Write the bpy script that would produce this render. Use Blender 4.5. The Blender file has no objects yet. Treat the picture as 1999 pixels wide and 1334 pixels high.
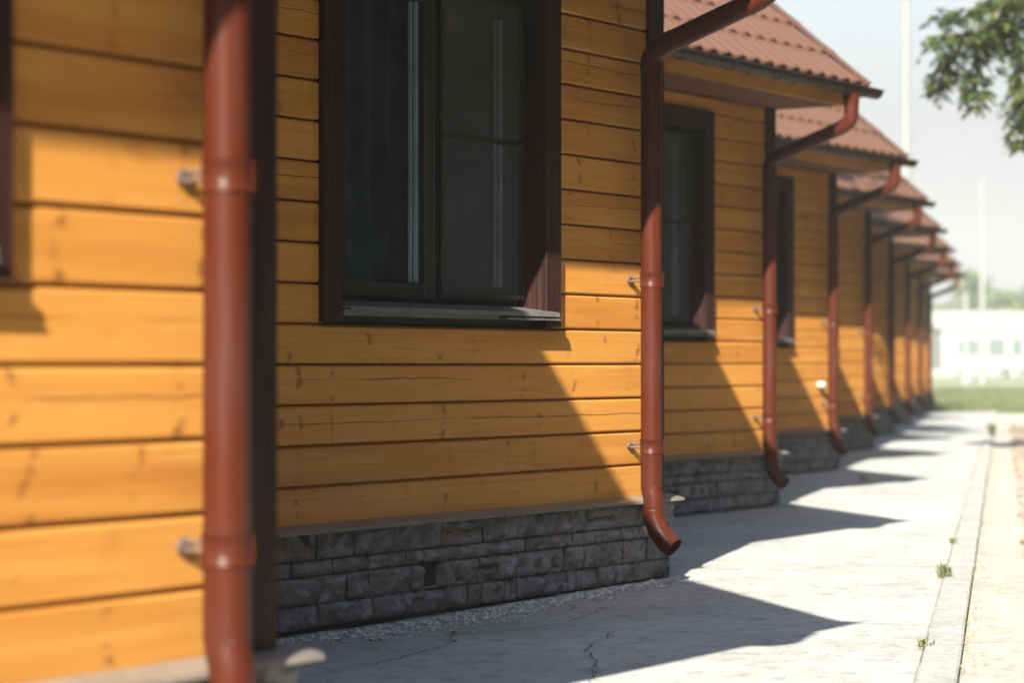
import bpy, math, random
import numpy as np
from mathutils import Vector, Matrix
random.seed(7)
R = math.radians
scn = bpy.context.scene
col = scn.collection

# ---------------------------------------------------------------- camera
cd = bpy.data.cameras.new('camera'); cam = bpy.data.objects.new('camera', cd); col.objects.link(cam)
cam.location = (0, 0, 1.0); cam.rotation_euler = (R(90), 0, 0)
cd.sensor_width = 36; cd.lens = 85; cd.shift_y = 43/1999
cd.clip_start = .1; cd.clip_end = 3000
cd.dof.use_dof = True; cd.dof.focus_distance = 9.3; cd.dof.aperture_fstop = 2.3
scn.camera = cam

# ---------------------------------------------------------------- sun and sky
TH = R(34.1)                                    # direction of the facades, from the view axis
dv = Vector((math.sin(TH), math.cos(TH), 0)); nv = Vector((math.cos(TH), -math.sin(TH), 0))
L = (dv*1.52 - nv*.55 + Vector((0, 0, -1))).normalized()
EL = math.asin(-L.z); AZ = math.atan2(-L.x, -L.y)      # towards the sun, clockwise from +Y
ld = bpy.data.lights.new('sun', 'SUN'); ld.energy = 5.0; ld.angle = R(.5); ld.color = (1, .965, .82)
sun = bpy.data.objects.new('sun', ld); col.objects.link(sun)
sun.rotation_euler = L.to_track_quat('-Z', 'Y').to_euler(); sun.location = (-5, -10, 20)
w = bpy.data.worlds.new('World'); scn.world = w; w.use_nodes = True
nt = w.node_tree; bg = nt.nodes['Background']
sky = nt.nodes.new('ShaderNodeTexSky'); sky.sky_type = 'NISHITA'; sky.sun_disc = False
sky.sun_elevation = EL; sky.sun_rotation = AZ; sky.air_density = 1.0; sky.dust_density = 1.0; sky.ozone_density = 1.0
# a milky summer sky: pale near the horizon, bluer overhead
tc = nt.nodes.new('ShaderNodeTexCoord'); sx = nt.nodes.new('ShaderNodeSeparateXYZ'); nt.links.new(tc.outputs['Generated'], sx.inputs[0])
mr = nt.nodes.new('ShaderNodeMapRange'); nt.links.new(sx.outputs[2], mr.inputs[0])
for i_, v_ in ((1, .10), (2, .6), (3, .98), (4, .0)): mr.inputs[i_].default_value = v_
mxs = nt.nodes.new('ShaderNodeMix'); mxs.data_type = 'RGBA'; nt.links.new(mr.outputs[0], mxs.inputs[0]); nt.links.new(sky.outputs[0], mxs.inputs[6]); mxs.inputs[7].default_value = (1.83, 1.84, 1.80, 1)
nt.links.new(mxs.outputs[2], bg.inputs[0]); bg.inputs[1].default_value = .105
scn.view_settings.view_transform = 'Standard'; scn.view_settings.look = 'None'
scn.view_settings.exposure = 1.82; scn.view_settings.gamma = 1
scn.render.engine = 'CYCLES'
scn.cycles.use_denoising = True
scn.cycles.max_bounces = 8; scn.cycles.transparent_max_bounces = 12

# ---------------------------------------------------------------- material helpers
class NT:
    def __init__(s, name):
        s.m = bpy.data.materials.new(name); s.m.use_nodes = True; s.t = s.m.node_tree
        s.b = s.t.nodes['Principled BSDF']; s.out = s.t.nodes['Material Output']
    def n(s, typ, inp=None, **kw):
        o = s.t.nodes.new('ShaderNode'+typ)
        for k, v in kw.items(): setattr(o, k, v)
        for k, v in (inp or {}).items(): s.set(o, k, v)
        return o
    def set(s, node, k, v):
        sock = node.inputs[k]
        if hasattr(v, 'is_output'): s.t.links.new(v, sock)
        elif isinstance(v, bpy.types.Node): s.t.links.new(v.outputs[0], sock)
        else: sock.default_value = v
    def math(s, op, a, b=0., c=0., clamp=False):
        return s.n('Math', {0: a, 1: b, 2: c}, operation=op, use_clamp=clamp).outputs[0]
    def mix(s, f, a, b, mode='MIX'):
        o = s.n('Mix', data_type='RGBA', blend_type=mode); s.set(o, 0, f); s.set(o, 6, a); s.set(o, 7, b); return o.outputs[2]
    def noise(s, vec, scale, detail=4, rough=.55, dim='3D'):
        return s.n('TexNoise', {'Vector': vec, 'Scale': scale, 'Detail': detail, 'Roughness': rough}, noise_dimensions=dim).outputs[0]
    def step(s, v, a, b):                        # smooth 0..1 between a and b
        return s.n('MapRange', {'Value': v, 'From Min': a, 'From Max': b, 'To Min': 0., 'To Max': 1.}, interpolation_type='SMOOTHSTEP').outputs[0]
    def xyz(s, vec):
        o = s.n('SeparateXYZ', {0: vec}); return o.outputs
    def comb(s, x, y, z): return s.n('CombineXYZ', {0: x, 1: y, 2: z}).outputs[0]
    def obj(s): return s.n('TexCoord').outputs['Object']
    def bump(s, h, dist, strength=1.):
        o = s.n('Bump', {'Height': h, 'Distance': dist, 'Strength': strength}); s.set(s.b, 'Normal', o.outputs[0])
def rgb(r, g, b): return (r, g, b, 1)

Z0, PH = .379, .1542                             # first plank's foot and plank height
def wood():
    k = NT('stained_pine'); v = k.obj(); x, y, z = k.xyz(v)
    oi = k.n('ObjectInfo').outputs['Random']
    u = k.math('ADD', x, y)
    t = k.math('DIVIDE', k.math('SUBTRACT', z, Z0), PH); row = k.math('FLOOR', t); fr = k.math('FRACT', t)
    rid = k.math('ADD', row, k.math('MULTIPLY', k.math('FLOOR', k.math('MULTIPLY', oi, 40)), 31.))
    wn = k.n('TexWhiteNoise', {'W': rid}, noise_dimensions='1D'); rv = wn.outputs[0]
    wn2 = k.n('TexWhiteNoise', {'W': k.math('ADD', rid, 77.3)}, noise_dimensions='1D').outputs[0]
    uo = k.math('ADD', u, k.math('MULTIPLY', rv, 43.))
    g1 = k.noise(k.comb(k.math('MULTIPLY', uo, 1.3), 0., k.math('MULTIPLY', z, 75.)), 1., 5, .6)
    g2 = k.noise(k.comb(k.math('MULTIPLY', uo, .9), 3., k.math('MULTIPLY', z, 12.)), 1., 3, .5)
    g3 = k.noise(k.comb(k.math('MULTIPLY', uo, 5.), 9., k.math('MULTIPLY', z, 330.)), 1., 2, .5)
    base = k.mix(rv, rgb(.36, .135, .023), rgb(.49, .208, .042))
    base = k.mix(k.step(g2, .35, .7), base, rgb(.49, .225, .050))
    base = k.mix(k.math('MULTIPLY', k.step(g1, .48, .72), .5), base, rgb(.29, .10, .022))
    base = k.mix(k.math('MULTIPLY', k.step(g3, .5, .8), .22), base, rgb(.30, .10, .02))
    # whorls of knots: paired slanting strokes that mirror about the plank's pith line
    dist = k.noise(k.comb(k.math('MULTIPLY', uo, 14.), 5., k.math('MULTIPLY', z, 22.)), 1., 2, .5)
    a = k.math('ABSOLUTE', k.math('SUBTRACT', fr, k.math('ADD', .42, k.math('MULTIPLY', wn2, .2))))
    slant = k.math('MULTIPLY', a, k.math('MULTIPLY', k.math('SUBTRACT', rv, .5), .13))
    cu = k.math('ADD', k.math('ADD', uo, slant), k.math('MULTIPLY', k.math('SUBTRACT', dist, .5), .045))
    vor = k.n('TexVoronoi', {'W': k.math('MULTIPLY', cu, 3.1), 'Scale': 1., 'Randomness': 1.}, voronoi_dimensions='1D')
    cellr = k.n('TexWhiteNoise', {'W': k.math('ADD', vor.outputs['W'], rid)}, noise_dimensions='1D').outputs[0]
    kw = k.math('MULTIPLY', k.math('ADD', .016, k.math('MULTIPLY', cellr, .028)), 1.)
    line = k.math('SUBTRACT', 1., k.step(k.math('DIVIDE', vor.outputs['Distance'], kw), .25, 1.6))
    seg = k.noise(k.comb(k.math('MULTIPLY', uo, 8.), k.math('MULTIPLY', cellr, 9.), k.math('MULTIPLY', z, 26.)), 1., 2, .6)
    knot = k.math('MULTIPLY', k.math('MULTIPLY', line, k.step(seg, .50, .62)), k.step(cellr, .42, .5))
    halo = k.math('MULTIPLY', k.math('SUBTRACT', 1., k.step(vor.outputs['Distance'], .0, .14)), k.step(seg, .46, .64))
    base = k.mix(k.math('MULTIPLY', halo, .28), base, rgb(.27, .095, .022))
    base = k.mix(k.math('MULTIPLY', knot, .55), base, rgb(.10, .036, .016))
    # long drying cracks on some planks
    c1 = k.noise(k.comb(k.math('MULTIPLY', uo, 2.2), 0., 0.), 1., 6, .62)
    cen = k.math('ADD', k.math('ADD', .22, k.math('MULTIPLY', wn2, .3)), k.math('MULTIPLY', c1, .30))
    cd_ = k.math('ABSOLUTE', k.math('SUBTRACT', fr, cen))
    gate = k.math('MULTIPLY', k.step(k.noise(k.comb(uo, 7., row), .9, 2), .45, .52), k.step(wn2, .45, .5))
    wv = k.math('ADD', .003, k.math('MULTIPLY', k.noise(k.comb(uo, 2., 0.), 9., 2), .022))
    crack = k.math('MULTIPLY', k.math('SUBTRACT', 1., k.step(k.math('DIVIDE', cd_, wv), .4, 1.1)), gate)
    base = k.mix(k.math('MULTIPLY', crack, .85), base, rgb(.04, .016, .01))
    # cut edges and the tongue groove between planks keep more stain
    k.set(k.b, 'Base Color', base)
    k.set(k.b, 'Roughness', k.math('ADD', .42, k.math('MULTIPLY', g1, .2)))
    k.b.inputs['Specular IOR Level'].default_value = .18
    h = k.math('ADD', k.math('MULTIPLY', g1, .5), k.math('ADD', k.math('MULTIPLY', g3, .3), k.math('MULTIPLY', k.math('ADD', crack, k.math('MULTIPLY', knot, .5)), -1.6)))
    k.bump(h, .0012, .8)
    return k.m

def paint(name, c, rough=.35, coat=0., dirt=.15, var=40, spec=.5):
    k = NT(name); v = k.obj()
    n1 = k.noise(v, 3., 4); n2 = k.noise(v, var*3, 3)
    base = k.mix(k.math('MULTIPLY', k.step(n1, .45, .75), dirt), rgb(*c), rgb(*[q*.7+.012 for q in c]))
    x, y, z = k.xyz(v); n3 = k.noise(k.comb(k.math('MULTIPLY', x, 60.), k.math('MULTIPLY', y, 60.), k.math('MULTIPLY', z, 2.2)), 1., 4, .6)
    base = k.mix(k.math('MULTIPLY', k.step(n3, .5, .75), dirt), base, rgb(*[q*.75+.035 for q in c]))
    base = k.mix(k.math('MULTIPLY', k.step(n2, .66, .75), dirt), base, rgb(*[q*.5+.07 for q in c]))
    k.set(k.b, 'Base Color', base)
    k.set(k.b, 'Roughness', k.math('ADD', rough, k.math('MULTIPLY', k.math('SUBTRACT', n1, .5), .15)))
    k.b.inputs['Coat Weight'].default_value = coat; k.b.inputs['Coat Roughness'].default_value = .15
    k.b.inputs['Specular IOR Level'].default_value = spec
    k.bump(n2, .0004, .5)
    return k.m

def trimwood():
    k = NT('dark_stained_trim'); v = k.obj(); x, y, z = k.xyz(v)
    g = k.noise(k.comb(k.math('MULTIPLY', x, 90.), k.math('MULTIPLY', y, 90.), k.math('MULTIPLY', z, 3.)), 1., 4)
    g2 = k.noise(v, 130., 2)
    base = k.mix(k.step(g, .35, .7), rgb(.008, .006, .006), rgb(.046, .012, .009))
    base = k.mix(k.math('MULTIPLY', k.step(g2, .7, .76), .6), base, rgb(.20, .16, .14))
    k.set(k.b, 'Base Color', base); k.set(k.b, 'Roughness', .6); k.b.inputs['Specular IOR Level'].default_value = .15
    k.bump(g, .0006, .6)
    return k.m

def stone():
    k = NT('split_stone'); v = k.obj()
    at = k.n('Attribute', attribute_name='stone').outputs['Color']
    r, g, b = k.n('SeparateColor', {0: at}).outputs[:3]
    n1 = k.noise(v, 14., 5, .62); n2 = k.noise(v, 70., 4, .6)
    base = k.mix(r, rgb(.105, .102, .115), rgb(.165, .130, .122))
    base = k.mix(k.step(n1, .42, .62), base, rgb(.215, .21, .225))
    base = k.mix(k.math('MULTIPLY', k.step(n2, .5, .75), .5), base, rgb(.05, .052, .06))
    base = k.mix(k.math('MULTIPLY', k.step(k.noise(v, 6., 3), .55, .7), k.math('MULTIPLY', g, .6)), base, rgb(.20, .12, .09))
    base = k.mix(k.math('SUBTRACT', 1., k.step(b, .05, .5)), base, rgb(.03, .03, .033))
    k.set(k.b, 'Base Color', base); k.set(k.b, 'Roughness', .85); k.b.inputs['Specular IOR Level'].default_value = .3
    k.bump(k.math('ADD', n2, k.math('MULTIPLY', n1, 1.5)), .004, .8)
    return k.m

def concrete(name='path_concrete', c0=(.30, .30, .288), c1=(.46, .458, .437), sc=1.):
    k = NT(name); v = k.obj()
    a = k.noise(v, .9*sc, 5, .6); b = k.noise(v, 9*sc, 5, .65); c = k.noise(v, 90*sc, 3, .6)
    x, y, z = k.xyz(v)
    st = k.noise(k.comb(k.math('MULTIPLY', x, 7.), k.math('MULTIPLY', y, 5.), 0.), 1., 4, .6)
    base = k.mix(k.step(a, .25, .75), rgb(*[q*1.06 for q in c0]), rgb(*c1))
    base = k.mix(k.math('MULTIPLY', k.step(b, .48, .68), .45), base, rgb(*[q*.52 for q in c0]))
    base = k.mix(k.math('MULTIPLY', k.step(st, .5, .7), .12), base, rgb(*[q*.6 for q in c0]))
    base = k.mix(k.math('MULTIPLY', k.step(c, .6, .72), .5), base, rgb(*[q*.45 for q in c0]))
    base = k.mix(k.math('MULTIPLY', k.step(c, .42, .3), .35), base, rgb(.48, .47, .45))
    d = k.noise(v, 34*sc, 3, .7); e = k.noise(v, 3.2*sc, 3, .6)
    base = k.mix(k.math('MULTIPLY', k.step(d, .56, .68), .5), base, rgb(*[q*.5 for q in c0]))
    base = k.mix(k.math('MULTIPLY', k.step(e, .5, .72), .22), base, rgb(*[q*.62 for q in c0]))
    k.set(k.b, 'Base Color', base); k.set(k.b, 'Roughness', .85); k.b.inputs['Specular IOR Level'].default_value = .3
    h = k.math('ADD', k.math('MULTIPLY', c, .6), k.math('ADD', k.math('MULTIPLY', b, .8), k.math('MULTIPLY', st, .15)))
    k.bump(h, .014, 1.)
    return k.m

def simple(name, c, rough=.6, metallic=0., c2=None, sc=20., bump=0., spec=.5):
    k = NT(name); v = k.obj(); n1 = k.noise(v, sc, 4)
    k.set(k.b, 'Base Color', k.mix(k.step(n1, .35, .65), rgb(*c), rgb(*(c2 or [q*.8 for q in c]))))
    k.b.inputs['Roughness'].default_value = rough; k.b.inputs['Metallic'].default_value = metallic
    k.b.inputs['Specular IOR Level'].default_value = spec
    if bump: k.bump(n1, bump)
    return k.m

def leafmat(name, c, c2, trans=(.25, .35, .04)):
    k = NT(name); oi = k.n('Attribute', attribute_name='tint').outputs['Fac']
    c_ = k.mix(oi, rgb(*c), rgb(*c2)); k.set(k.b, 'Base Color', c_); k.b.inputs['Roughness'].default_value = .45
    tr = k.n('BsdfTranslucent', {'Color': k.mix(.5, c_, rgb(*trans))})
    mx = k.n('MixShader', {0: .4, 1: k.b.outputs[0], 2: tr.outputs[0]}); k.t.links.new(mx.outputs[0], k.out.inputs[0])
    return k.m

def glass():
    k = NT('window_glass'); k.t.nodes.remove(k.b)
    tr = k.n('BsdfTransparent', {'Color': rgb(.84, .88, .88)}); gl = k.n('BsdfGlossy', {'Roughness': .015, 'Color': rgb(.8, .85, .88)})
    ge = k.n('NewGeometry'); dt = k.n('VectorMath', {0: ge.outputs['Normal'], 1: ge.outputs['Incoming']}, operation='DOT_PRODUCT').outputs['Value']
    fz = k.math('ADD', .04, k.math('MULTIPLY', .96, k.math('POWER', k.math('SUBTRACT', 1., k.math('ABSOLUTE', dt)), 5.)))
    mx = k.n('MixShader', {0: fz, 1: tr.outputs[0], 2: gl.outputs[0]})
    k.t.links.new(mx.outputs[0], k.out.inputs[0]); return k.m

def screenmat():
    k = NT('insect_mesh')
    k.b.inputs['Base Color'].default_value = rgb(.07, .07, .075); k.b.inputs['Roughness'].default_value = .6
    tr = k.n('BsdfTransparent'); mx = k.n('MixShader', {0: .42, 1: tr.outputs[0], 2: k.b.outputs[0]})
    k.t.links.new(mx.outputs[0], k.out.inputs[0]); return k.m

M = dict(
    wood=wood(), trim=trimwood(), stone=stone(), concrete=concrete(),
    kerb=concrete('kerb_concrete', (.34, .335, .32), (.42, .415, .395), 2.), 
    pipe=paint('red_brown_enamel', (.052, .0092, .0035), .40, .0, .30, spec=.13),
    gutter=paint('dark_gutter_enamel', (.022, .010, .008), .55, .0, .15, spec=.2),
    tile=paint('metal_tile_enamel', (.105, .053, .036), .5, .0, .22, 12, spec=.12),
    cap=simple('drip_cap_metal', (.20, .17, .15), .32, .0, (.15, .13, .115), 9., spec=.6),
    sill=simple('sill_metal', (.16, .155, .15), .34, 0., (.11, .107, .104), 12., spec=.6),
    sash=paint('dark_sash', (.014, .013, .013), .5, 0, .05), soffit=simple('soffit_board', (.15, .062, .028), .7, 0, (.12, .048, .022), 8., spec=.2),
    steel=simple('galvanised_steel', (.13, .085, .07), .5, .1, (.09, .055, .045), 60.),
    glint=simple('glint_strip', (.55, .60, .66), .4, .0, (.42, .46, .50), 5.),
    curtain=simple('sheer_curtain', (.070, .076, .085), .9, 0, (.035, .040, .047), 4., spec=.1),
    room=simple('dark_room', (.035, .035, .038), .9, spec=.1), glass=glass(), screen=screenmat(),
    grass=simple('lawn', (.085, .135, .04), .9, 0, (.14, .17, .06), 1.5, .02), 
    blade=leafmat('grass_blade', (.06, .085, .03), (.20, .19, .10)),
    verge=concrete('verge_sand', (.36, .335, .29), (.44, .415, .37), 1.3),
    leaf=leafmat('maple_leaf', (.010, .024, .012), (.13, .165, .022), (.22, .26, .03)),
    fleaf=leafmat('far_leaf', (.09, .12, .05), (.17, .19, .08)),
    bark=simple('bark', (.10, .08, .06), .9, 0, (.17, .14, .11), 12., .01),
    dry=leafmat('fallen_leaf', (.42, .22, .10), (.52, .38, .24), (.4, .3, .15)),
    pebble=simple('pebble', (.22, .22, .22), .8, 0, (.62, .62, .60), 37.),
    crackm=simple('crack_soil', (.075, .07, .062), .95, 0, (.045, .042, .04), 30., spec=.1),  # dark soil colour of the crack strips
    white=simple('white_panel', (.27, .275, .26), .5, 0, (.22, .23, .22), .6), post=simple('pole_paint', (.20, .205, .20), .7, 0, (.17, .175, .17), 1.),
    teal=simple('teal_frame', (.10, .15, .135), .5), darkglass=simple('far_glass', (.10, .125, .12), .4), 
    under=simple('undercarriage', (.05, .06, .06), .7, 0, (.12, .13, .13), 2.), plaster=simple('pale_plaster', (.25, .25, .21), .8, 0, (.22, .22, .185), .4),
    highlight=simple('pale_highlight', (.42, .40, .36), .3),
)

# ---------------------------------------------------------------- mesh helpers
class MB:
    def __init__(s): s.v = []; s.f = []; s.sm = []; s.mi = []
    def add(s, vs, fs, smooth=False, mi=0):
        o = len(s.v); s.v += [tuple(q) for q in vs]
        for f in fs: s.f.append(tuple(i+o for i in f)); s.sm.append(smooth); s.mi.append(mi)
    def box(s, x0, x1, y0, y1, z0, z1, c=0.):    # box with its front (-y) edges chamfered by c
        if c <= 0:
            vs = [(x0,y0,z0),(x1,y0,z0),(x1,y1,z0),(x0,y1,z0),(x0,y0,z1),(x1,y0,z1),(x1,y1,z1),(x0,y1,z1)]
            s.add(vs, [(0,3,2,1),(4,5,6,7),(0,1,5,4),(1,2,6,5),(2,3,7,6),(3,0,4,7)]); return
        vs = [(x0+c,y0,z0+c),(x1-c,y0,z0+c),(x1-c,y0,z1-c),(x0+c,y0,z1-c),
              (x0,y0+c,z0),(x1,y0+c,z0),(x1,y0+c,z1),(x0,y0+c,z1),(x0,y1,z0),(x1,y1,z0),(x1,y1,z1),(x0,y1,z1)]
        s.add(vs, [(0,1,2,3),(4,5,1,0),(5,6,2,1),(6,7,3,2),(7,4,0,3),(8,9,5,4),(9,10,6,5),(10,11,7,6),(11,8,4,7),(11,10,9,8)])
    def prism(s, prof, x0, x1, n=1):             # closed (y,z) profile swept along x
        k = len(prof); xs = [x0+(x1-x0)*i/n for i in range(n+1)]
        vs = [(x, y, z) for x in xs for y, z in prof]
        fs = [(i*k+j, i*k+(j+1) % k, (i+1)*k+(j+1) % k, (i+1)*k+j) for i in range(n) for j in range(k)]
        fs += [tuple(range(k))[::-1], tuple(n*k+j for j in range(k))]
        s.add(vs, fs)
    def tube(s, pts, rad, n=28, wall=0., cap=True):
        pts = [Vector(p) for p in pts]; m = len(pts)
        rad = rad if isinstance(rad, (list, tuple)) else [rad]*m
        ref = Vector((1, 0, 0)); rings = []
        for i, p in enumerate(pts):
            t = (pts[min(i+1, m-1)]-pts[max(i-1, 0)]).normalized()
            if abs(t.dot(ref)) > .95: ref = Vector((0, 0, 1))
            a = (ref - t*t.dot(ref)).normalized(); b = t.cross(a); rings.append((p, a, b)); 
        def ring(i, r): 
            p, a, b = rings[i]; return [p + a*math.cos(q*2*math.pi/n)*r + b*math.sin(q*2*math.pi/n)*r for q in range(n)]
        vs = []; fs = []
        for i in range(m): vs += ring(i, rad[i])
        for i in range(m-1):
            for q in range(n): fs.append((i*n+q, i*n+(q+1) % n, (i+1)*n+(q+1) % n, (i+1)*n+q))
        s.add(vs, fs, True)
        if wall:
            vs = []; fs = []
            for i in range(m): vs += ring(i, rad[i]-wall)
            for i in range(m-1):
                for q in range(n): fs.append((i*n+q, (i+1)*n+q, (i+1)*n+(q+1) % n, i*n+(q+1) % n))
            s.add(vs, fs, True)
            for e in (0, m-1):
                vs = ring(e, rad[e]) + ring(e, rad[e]-wall)
                s.add(vs, [(q, (q+1) % n, n+(q+1) % n, n+q) for q in range(n)])
        elif cap:
            for e in (0, m-1): s.add(ring(e, rad[e]), [tuple(range(n))])
    def build(s, name, mat, parent=None, loc=None):
        me = bpy.data.meshes.new(name); me.from_pydata(s.v, [], s.f); me.update()
        me.polygons.foreach_set('use_smooth', s.sm)
        mats = mat if isinstance(mat, list) else [mat]
        for q in mats: me.materials.append(q)
        if len(mats) > 1: me.polygons.foreach_set('material_index', s.mi)
        o = bpy.data.objects.new(name, me); col.objects.link(o)
        if parent: o.parent = parent
        if loc: o.location = loc
        return o
def tag(o, label=None, cat=None, group=None, kind=None):
    for k, v in (('label', label), ('category', cat), ('group', group), ('kind', kind)):
        if v: o[k] = v
    return o
def empty(name, loc=(0, 0, 0), rz=0):
    o = bpy.data.objects.new(name, None); col.objects.link(o); o.location = loc; o.rotation_euler = (0, 0, rz); o.empty_display_size = .3; return o
def kids(o): return [c for c in bpy.data.objects if c.parent == o]
def copy_tree(o, parent=None):
    c = o.copy(); col.objects.link(c); c.parent = parent
    for ch in kids(o): copy_tree(ch, c)
    return c
def smooth_path(pts, k=6):                       # Catmull-Rom
    P = [Vector(p) for p in pts]; P = [P[0]*2-P[1]] + P + [P[-1]*2-P[-2]]; out = []
    for i in range(1, len(P)-2):
        for j in range(k):
            t = j/k; a, b, c, d = P[i-1:i+3]
            out.append(.5*((2*b)+(c-a)*t+(2*a-5*b+4*c-d)*t*t+(3*b-a-3*c+d)*t**3))
    out.append(P[-2]); return out

# ---------------------------------------------------------------- the cottage (x along the facade, -y towards the path)
W, DEP = 5.45, 6.3
SP, PO = .27, .115                               # downpipe: distance from the corner, from the wall
TAN = .83; EAVE_Y, EAVE_Z = -.72, 2.905
def roof_z(y): return EAVE_Z + (y-EAVE_Y)*TAN if y < DEP/2 else EAVE_Z + (DEP-y-EAVE_Y)*TAN
WX0, WX1, WZ0, WZ1 = -2.535, -.883, 1.158, 2.70  # outer edges of the window casing
OX0, OX1, OZ0, OZ1 = -2.405, -1.005, 1.245, 2.58 # the opening

def plank_rows(mb, x0, x1, rng, hole=None, joints=None):
    r = 0; z = Z0
    while z < 2.80:
        z1 = min(z+PH, 2.80)
        js = joints.get(r, []) if joints else []
        xs = [x0] + sorted(js) + [x1]
        for a, b in zip(xs[:-1], xs[1:]):
            a2, b2 = a + (.0012 if a != x0 else 0), b - (.0012 if b != x1 else 0)
            off = rng.uniform(-.0012, .0012)
            parts = [(a2, b2)]
            if hole and z1 > hole[2]+.001 and z < hole[3]-.001 and not z < hole[2]-.06:
                parts = []
                if a2 < hole[0]: parts.append((a2, min(b2, hole[0])))
                if b2 > hole[1]: parts.append((max(a2, hole[1]), b2))
            for p, q in parts: 
                y = off; c = .007
                # shiplap profile: chamfered top and foot, a recessed tongue behind the gap
                prof = [(y, z+.004+c), (y+c, z+.004), (.045, z+.004), (.045, z1), (.024, z1), (.024, z1-.003), (y+.010, z1-.004), (y, z1-.011)]
                mb.prism(prof[::-1], p, q)
        z += PH; r += 1

def gable(mb, x0, x1):                            # boards of the gable end between x0 and x1
    z = Z0
    top = roof_z(DEP/2)-.06
    while z < top:
        z1 = min(z+PH, top)
        def lim(zz):
            ya, yb = .05, DEP-.05
            if zz > 2.80:
                k = (zz+.06-EAVE_Z)/TAN + EAVE_Y; ya = max(ya, k); yb = min(yb, DEP-k)
            return ya, yb
        (a0, b0), (a1, b1) = lim(z+.004), lim(z1)
        c = .008; xi = x1
        if b1-a1 < .05: a1 = b1 = (a1+b1)/2
        vs = [(x0,a0,z+.004),(xi-c,a0,z+.004),(xi-c,b0,z+.004),(x0,b0,z+.004),
              (xi,a0,z+.012),(xi,b0,z+.012),(xi,a1,z1-.012),(xi,b1,z1-.012),
              (x0,a1,z1),(xi-c,a1,z1-.002),(xi-c,b1,z1-.002),(x0,b1,z1)]
        mb.add(vs, [(0,3,2,1),(1,2,5,4),(4,5,7,6),(6,7,10,9),(9,10,11,8),(0,1,4,6,9,8),(3,11,10,7,5,2),(0,8,11,3)])
        z += PH

def stone_layout(x0, x1, rng):
    rows = [(.0, .093), (.093, .198), (.198, .257), (.257, .372)]
    wid = [(.09, .19), (.12, .27), (.10, .26), (.16, .34)]
    out = []
    for (a, b), (wa, wb) in zip(rows, wid):
        jit = .0
        x = x0
        while x < x1-.001:
            ww = rng.uniform(wa, wb); 
            if x+ww > x1-.08: ww = x1-x
            
            if b-a > .09 and rng.random() < .07: h_ = a+(b-a)*rng.uniform(.4, .6); out += [(x, x+ww, a, h_), (x, x+ww, h_, b)]
            else: out.append((x, x+ww, a, b))
            x += ww
    return out
def plinth_face(rng_seed, length, hole_u=None):
    """Height field of split-face stones: returns u, z grids, relief and per-vertex stone colours."""
    rng = random.Random(rng_seed); st = stone_layout(0, length, rng)
    du = .0085; nu = int(length/du)+1; nz = 46
    U, Zg = np.meshgrid(np.linspace(0, length, nu), np.linspace(0, .372, nz))
    Hh = np.zeros_like(U); C = np.zeros(U.shape+(4,)); C[..., 3] = 1
    nr = np.random.RandomState(rng_seed)
    def vnoise(u, v, s):
        tab = nr.rand(256, 256); u = u*s; v = v*s
        iu = np.floor(u).astype(int); iv = np.floor(v).astype(int); fu = u-iu; fv = v-iv
        fu = fu*fu*(3-2*fu); fv = fv*fv*(3-2*fv); g = lambda a, b: tab[a % 256, b % 256]
        return (g(iu, iv)*(1-fu)+g(iu+1, iv)*fu)*(1-fv)+(g(iu, iv+1)*(1-fu)+g(iu+1, iv+1)*fu)*fv
    wob = (vnoise(U, Zg, 22)-.5)*.008; wob2 = (vnoise(U, Zg, 26)-.5)*.007
    n1, n2, n3, n4 = vnoise(U, Zg, 9), vnoise(U, Zg, 24), vnoise(U, Zg*1.6, 55), vnoise(U*1.3, Zg, 110)
    rid = np.abs(vnoise(U, Zg*1.3, 16)-.5)*2
    for (a, b, c, d_) in st:
        m = (U >= a) & (U < b+1e-6) & (Zg >= c) & (Zg <= d_+1e-6)
        e = np.minimum(np.minimum(U-a+wob, b-U-wob), np.minimum(Zg-c+wob2, d_-Zg-wob2))
        e = np.clip(e, 0, None)
        prof = np.clip((e-.0025)/.020, 0, 1)**.55
        tiltu, tiltz, h0 = rng.uniform(-.09, .09), rng.uniform(-.22, .22), rng.uniform(.016, .040)
        hh = prof*(h0 + tiltu*(U-(a+b)/2) + tiltz*(Zg-(c+d_)/2) + (n1-.5)*.034+(n2-.5)*.026+(n3-.5)*.012+(n4-.5)*.004 - (1-rid)**4*.012)
        Hh[m] = hh[m]; C[..., 0][m] = rng.random(); C[..., 1][m] = rng.random(); C[..., 2][m] = prof[m]
    if hole_u:
        m = (U > hole_u[0]) & (U < hole_u[1]) & (Zg > .10) & (Zg < .196); Hh[m] = -.018 + .004*n3[m]; C[..., 2][m] = .15; C[..., 0][m] = 0
    return U, Zg, Hh, C
def grid_mesh(name, P, C, mat, parent):
    nz, nu = P.shape[:2]; idx = np.arange(nz*nu).reshape(nz, nu)
    f = np.stack([idx[:-1, :-1], idx[:-1, 1:], idx[1:, 1:], idx[1:, :-1]], -1).reshape(-1, 4)
    me = bpy.data.meshes.new(name); me.from_pydata(P.reshape(-1, 3).tolist(), [], f.tolist()); me.update()
    me.polygons.foreach_set('use_smooth', [True]*len(f)); me.materials.append(mat)
    a = me.color_attributes.new('stone', 'FLOAT_COLOR', 'POINT'); a.data.foreach_set('color', C.reshape(-1))
    o = bpy.data.objects.new(name, me); col.objects.link(o); o.parent = parent; return o

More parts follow.
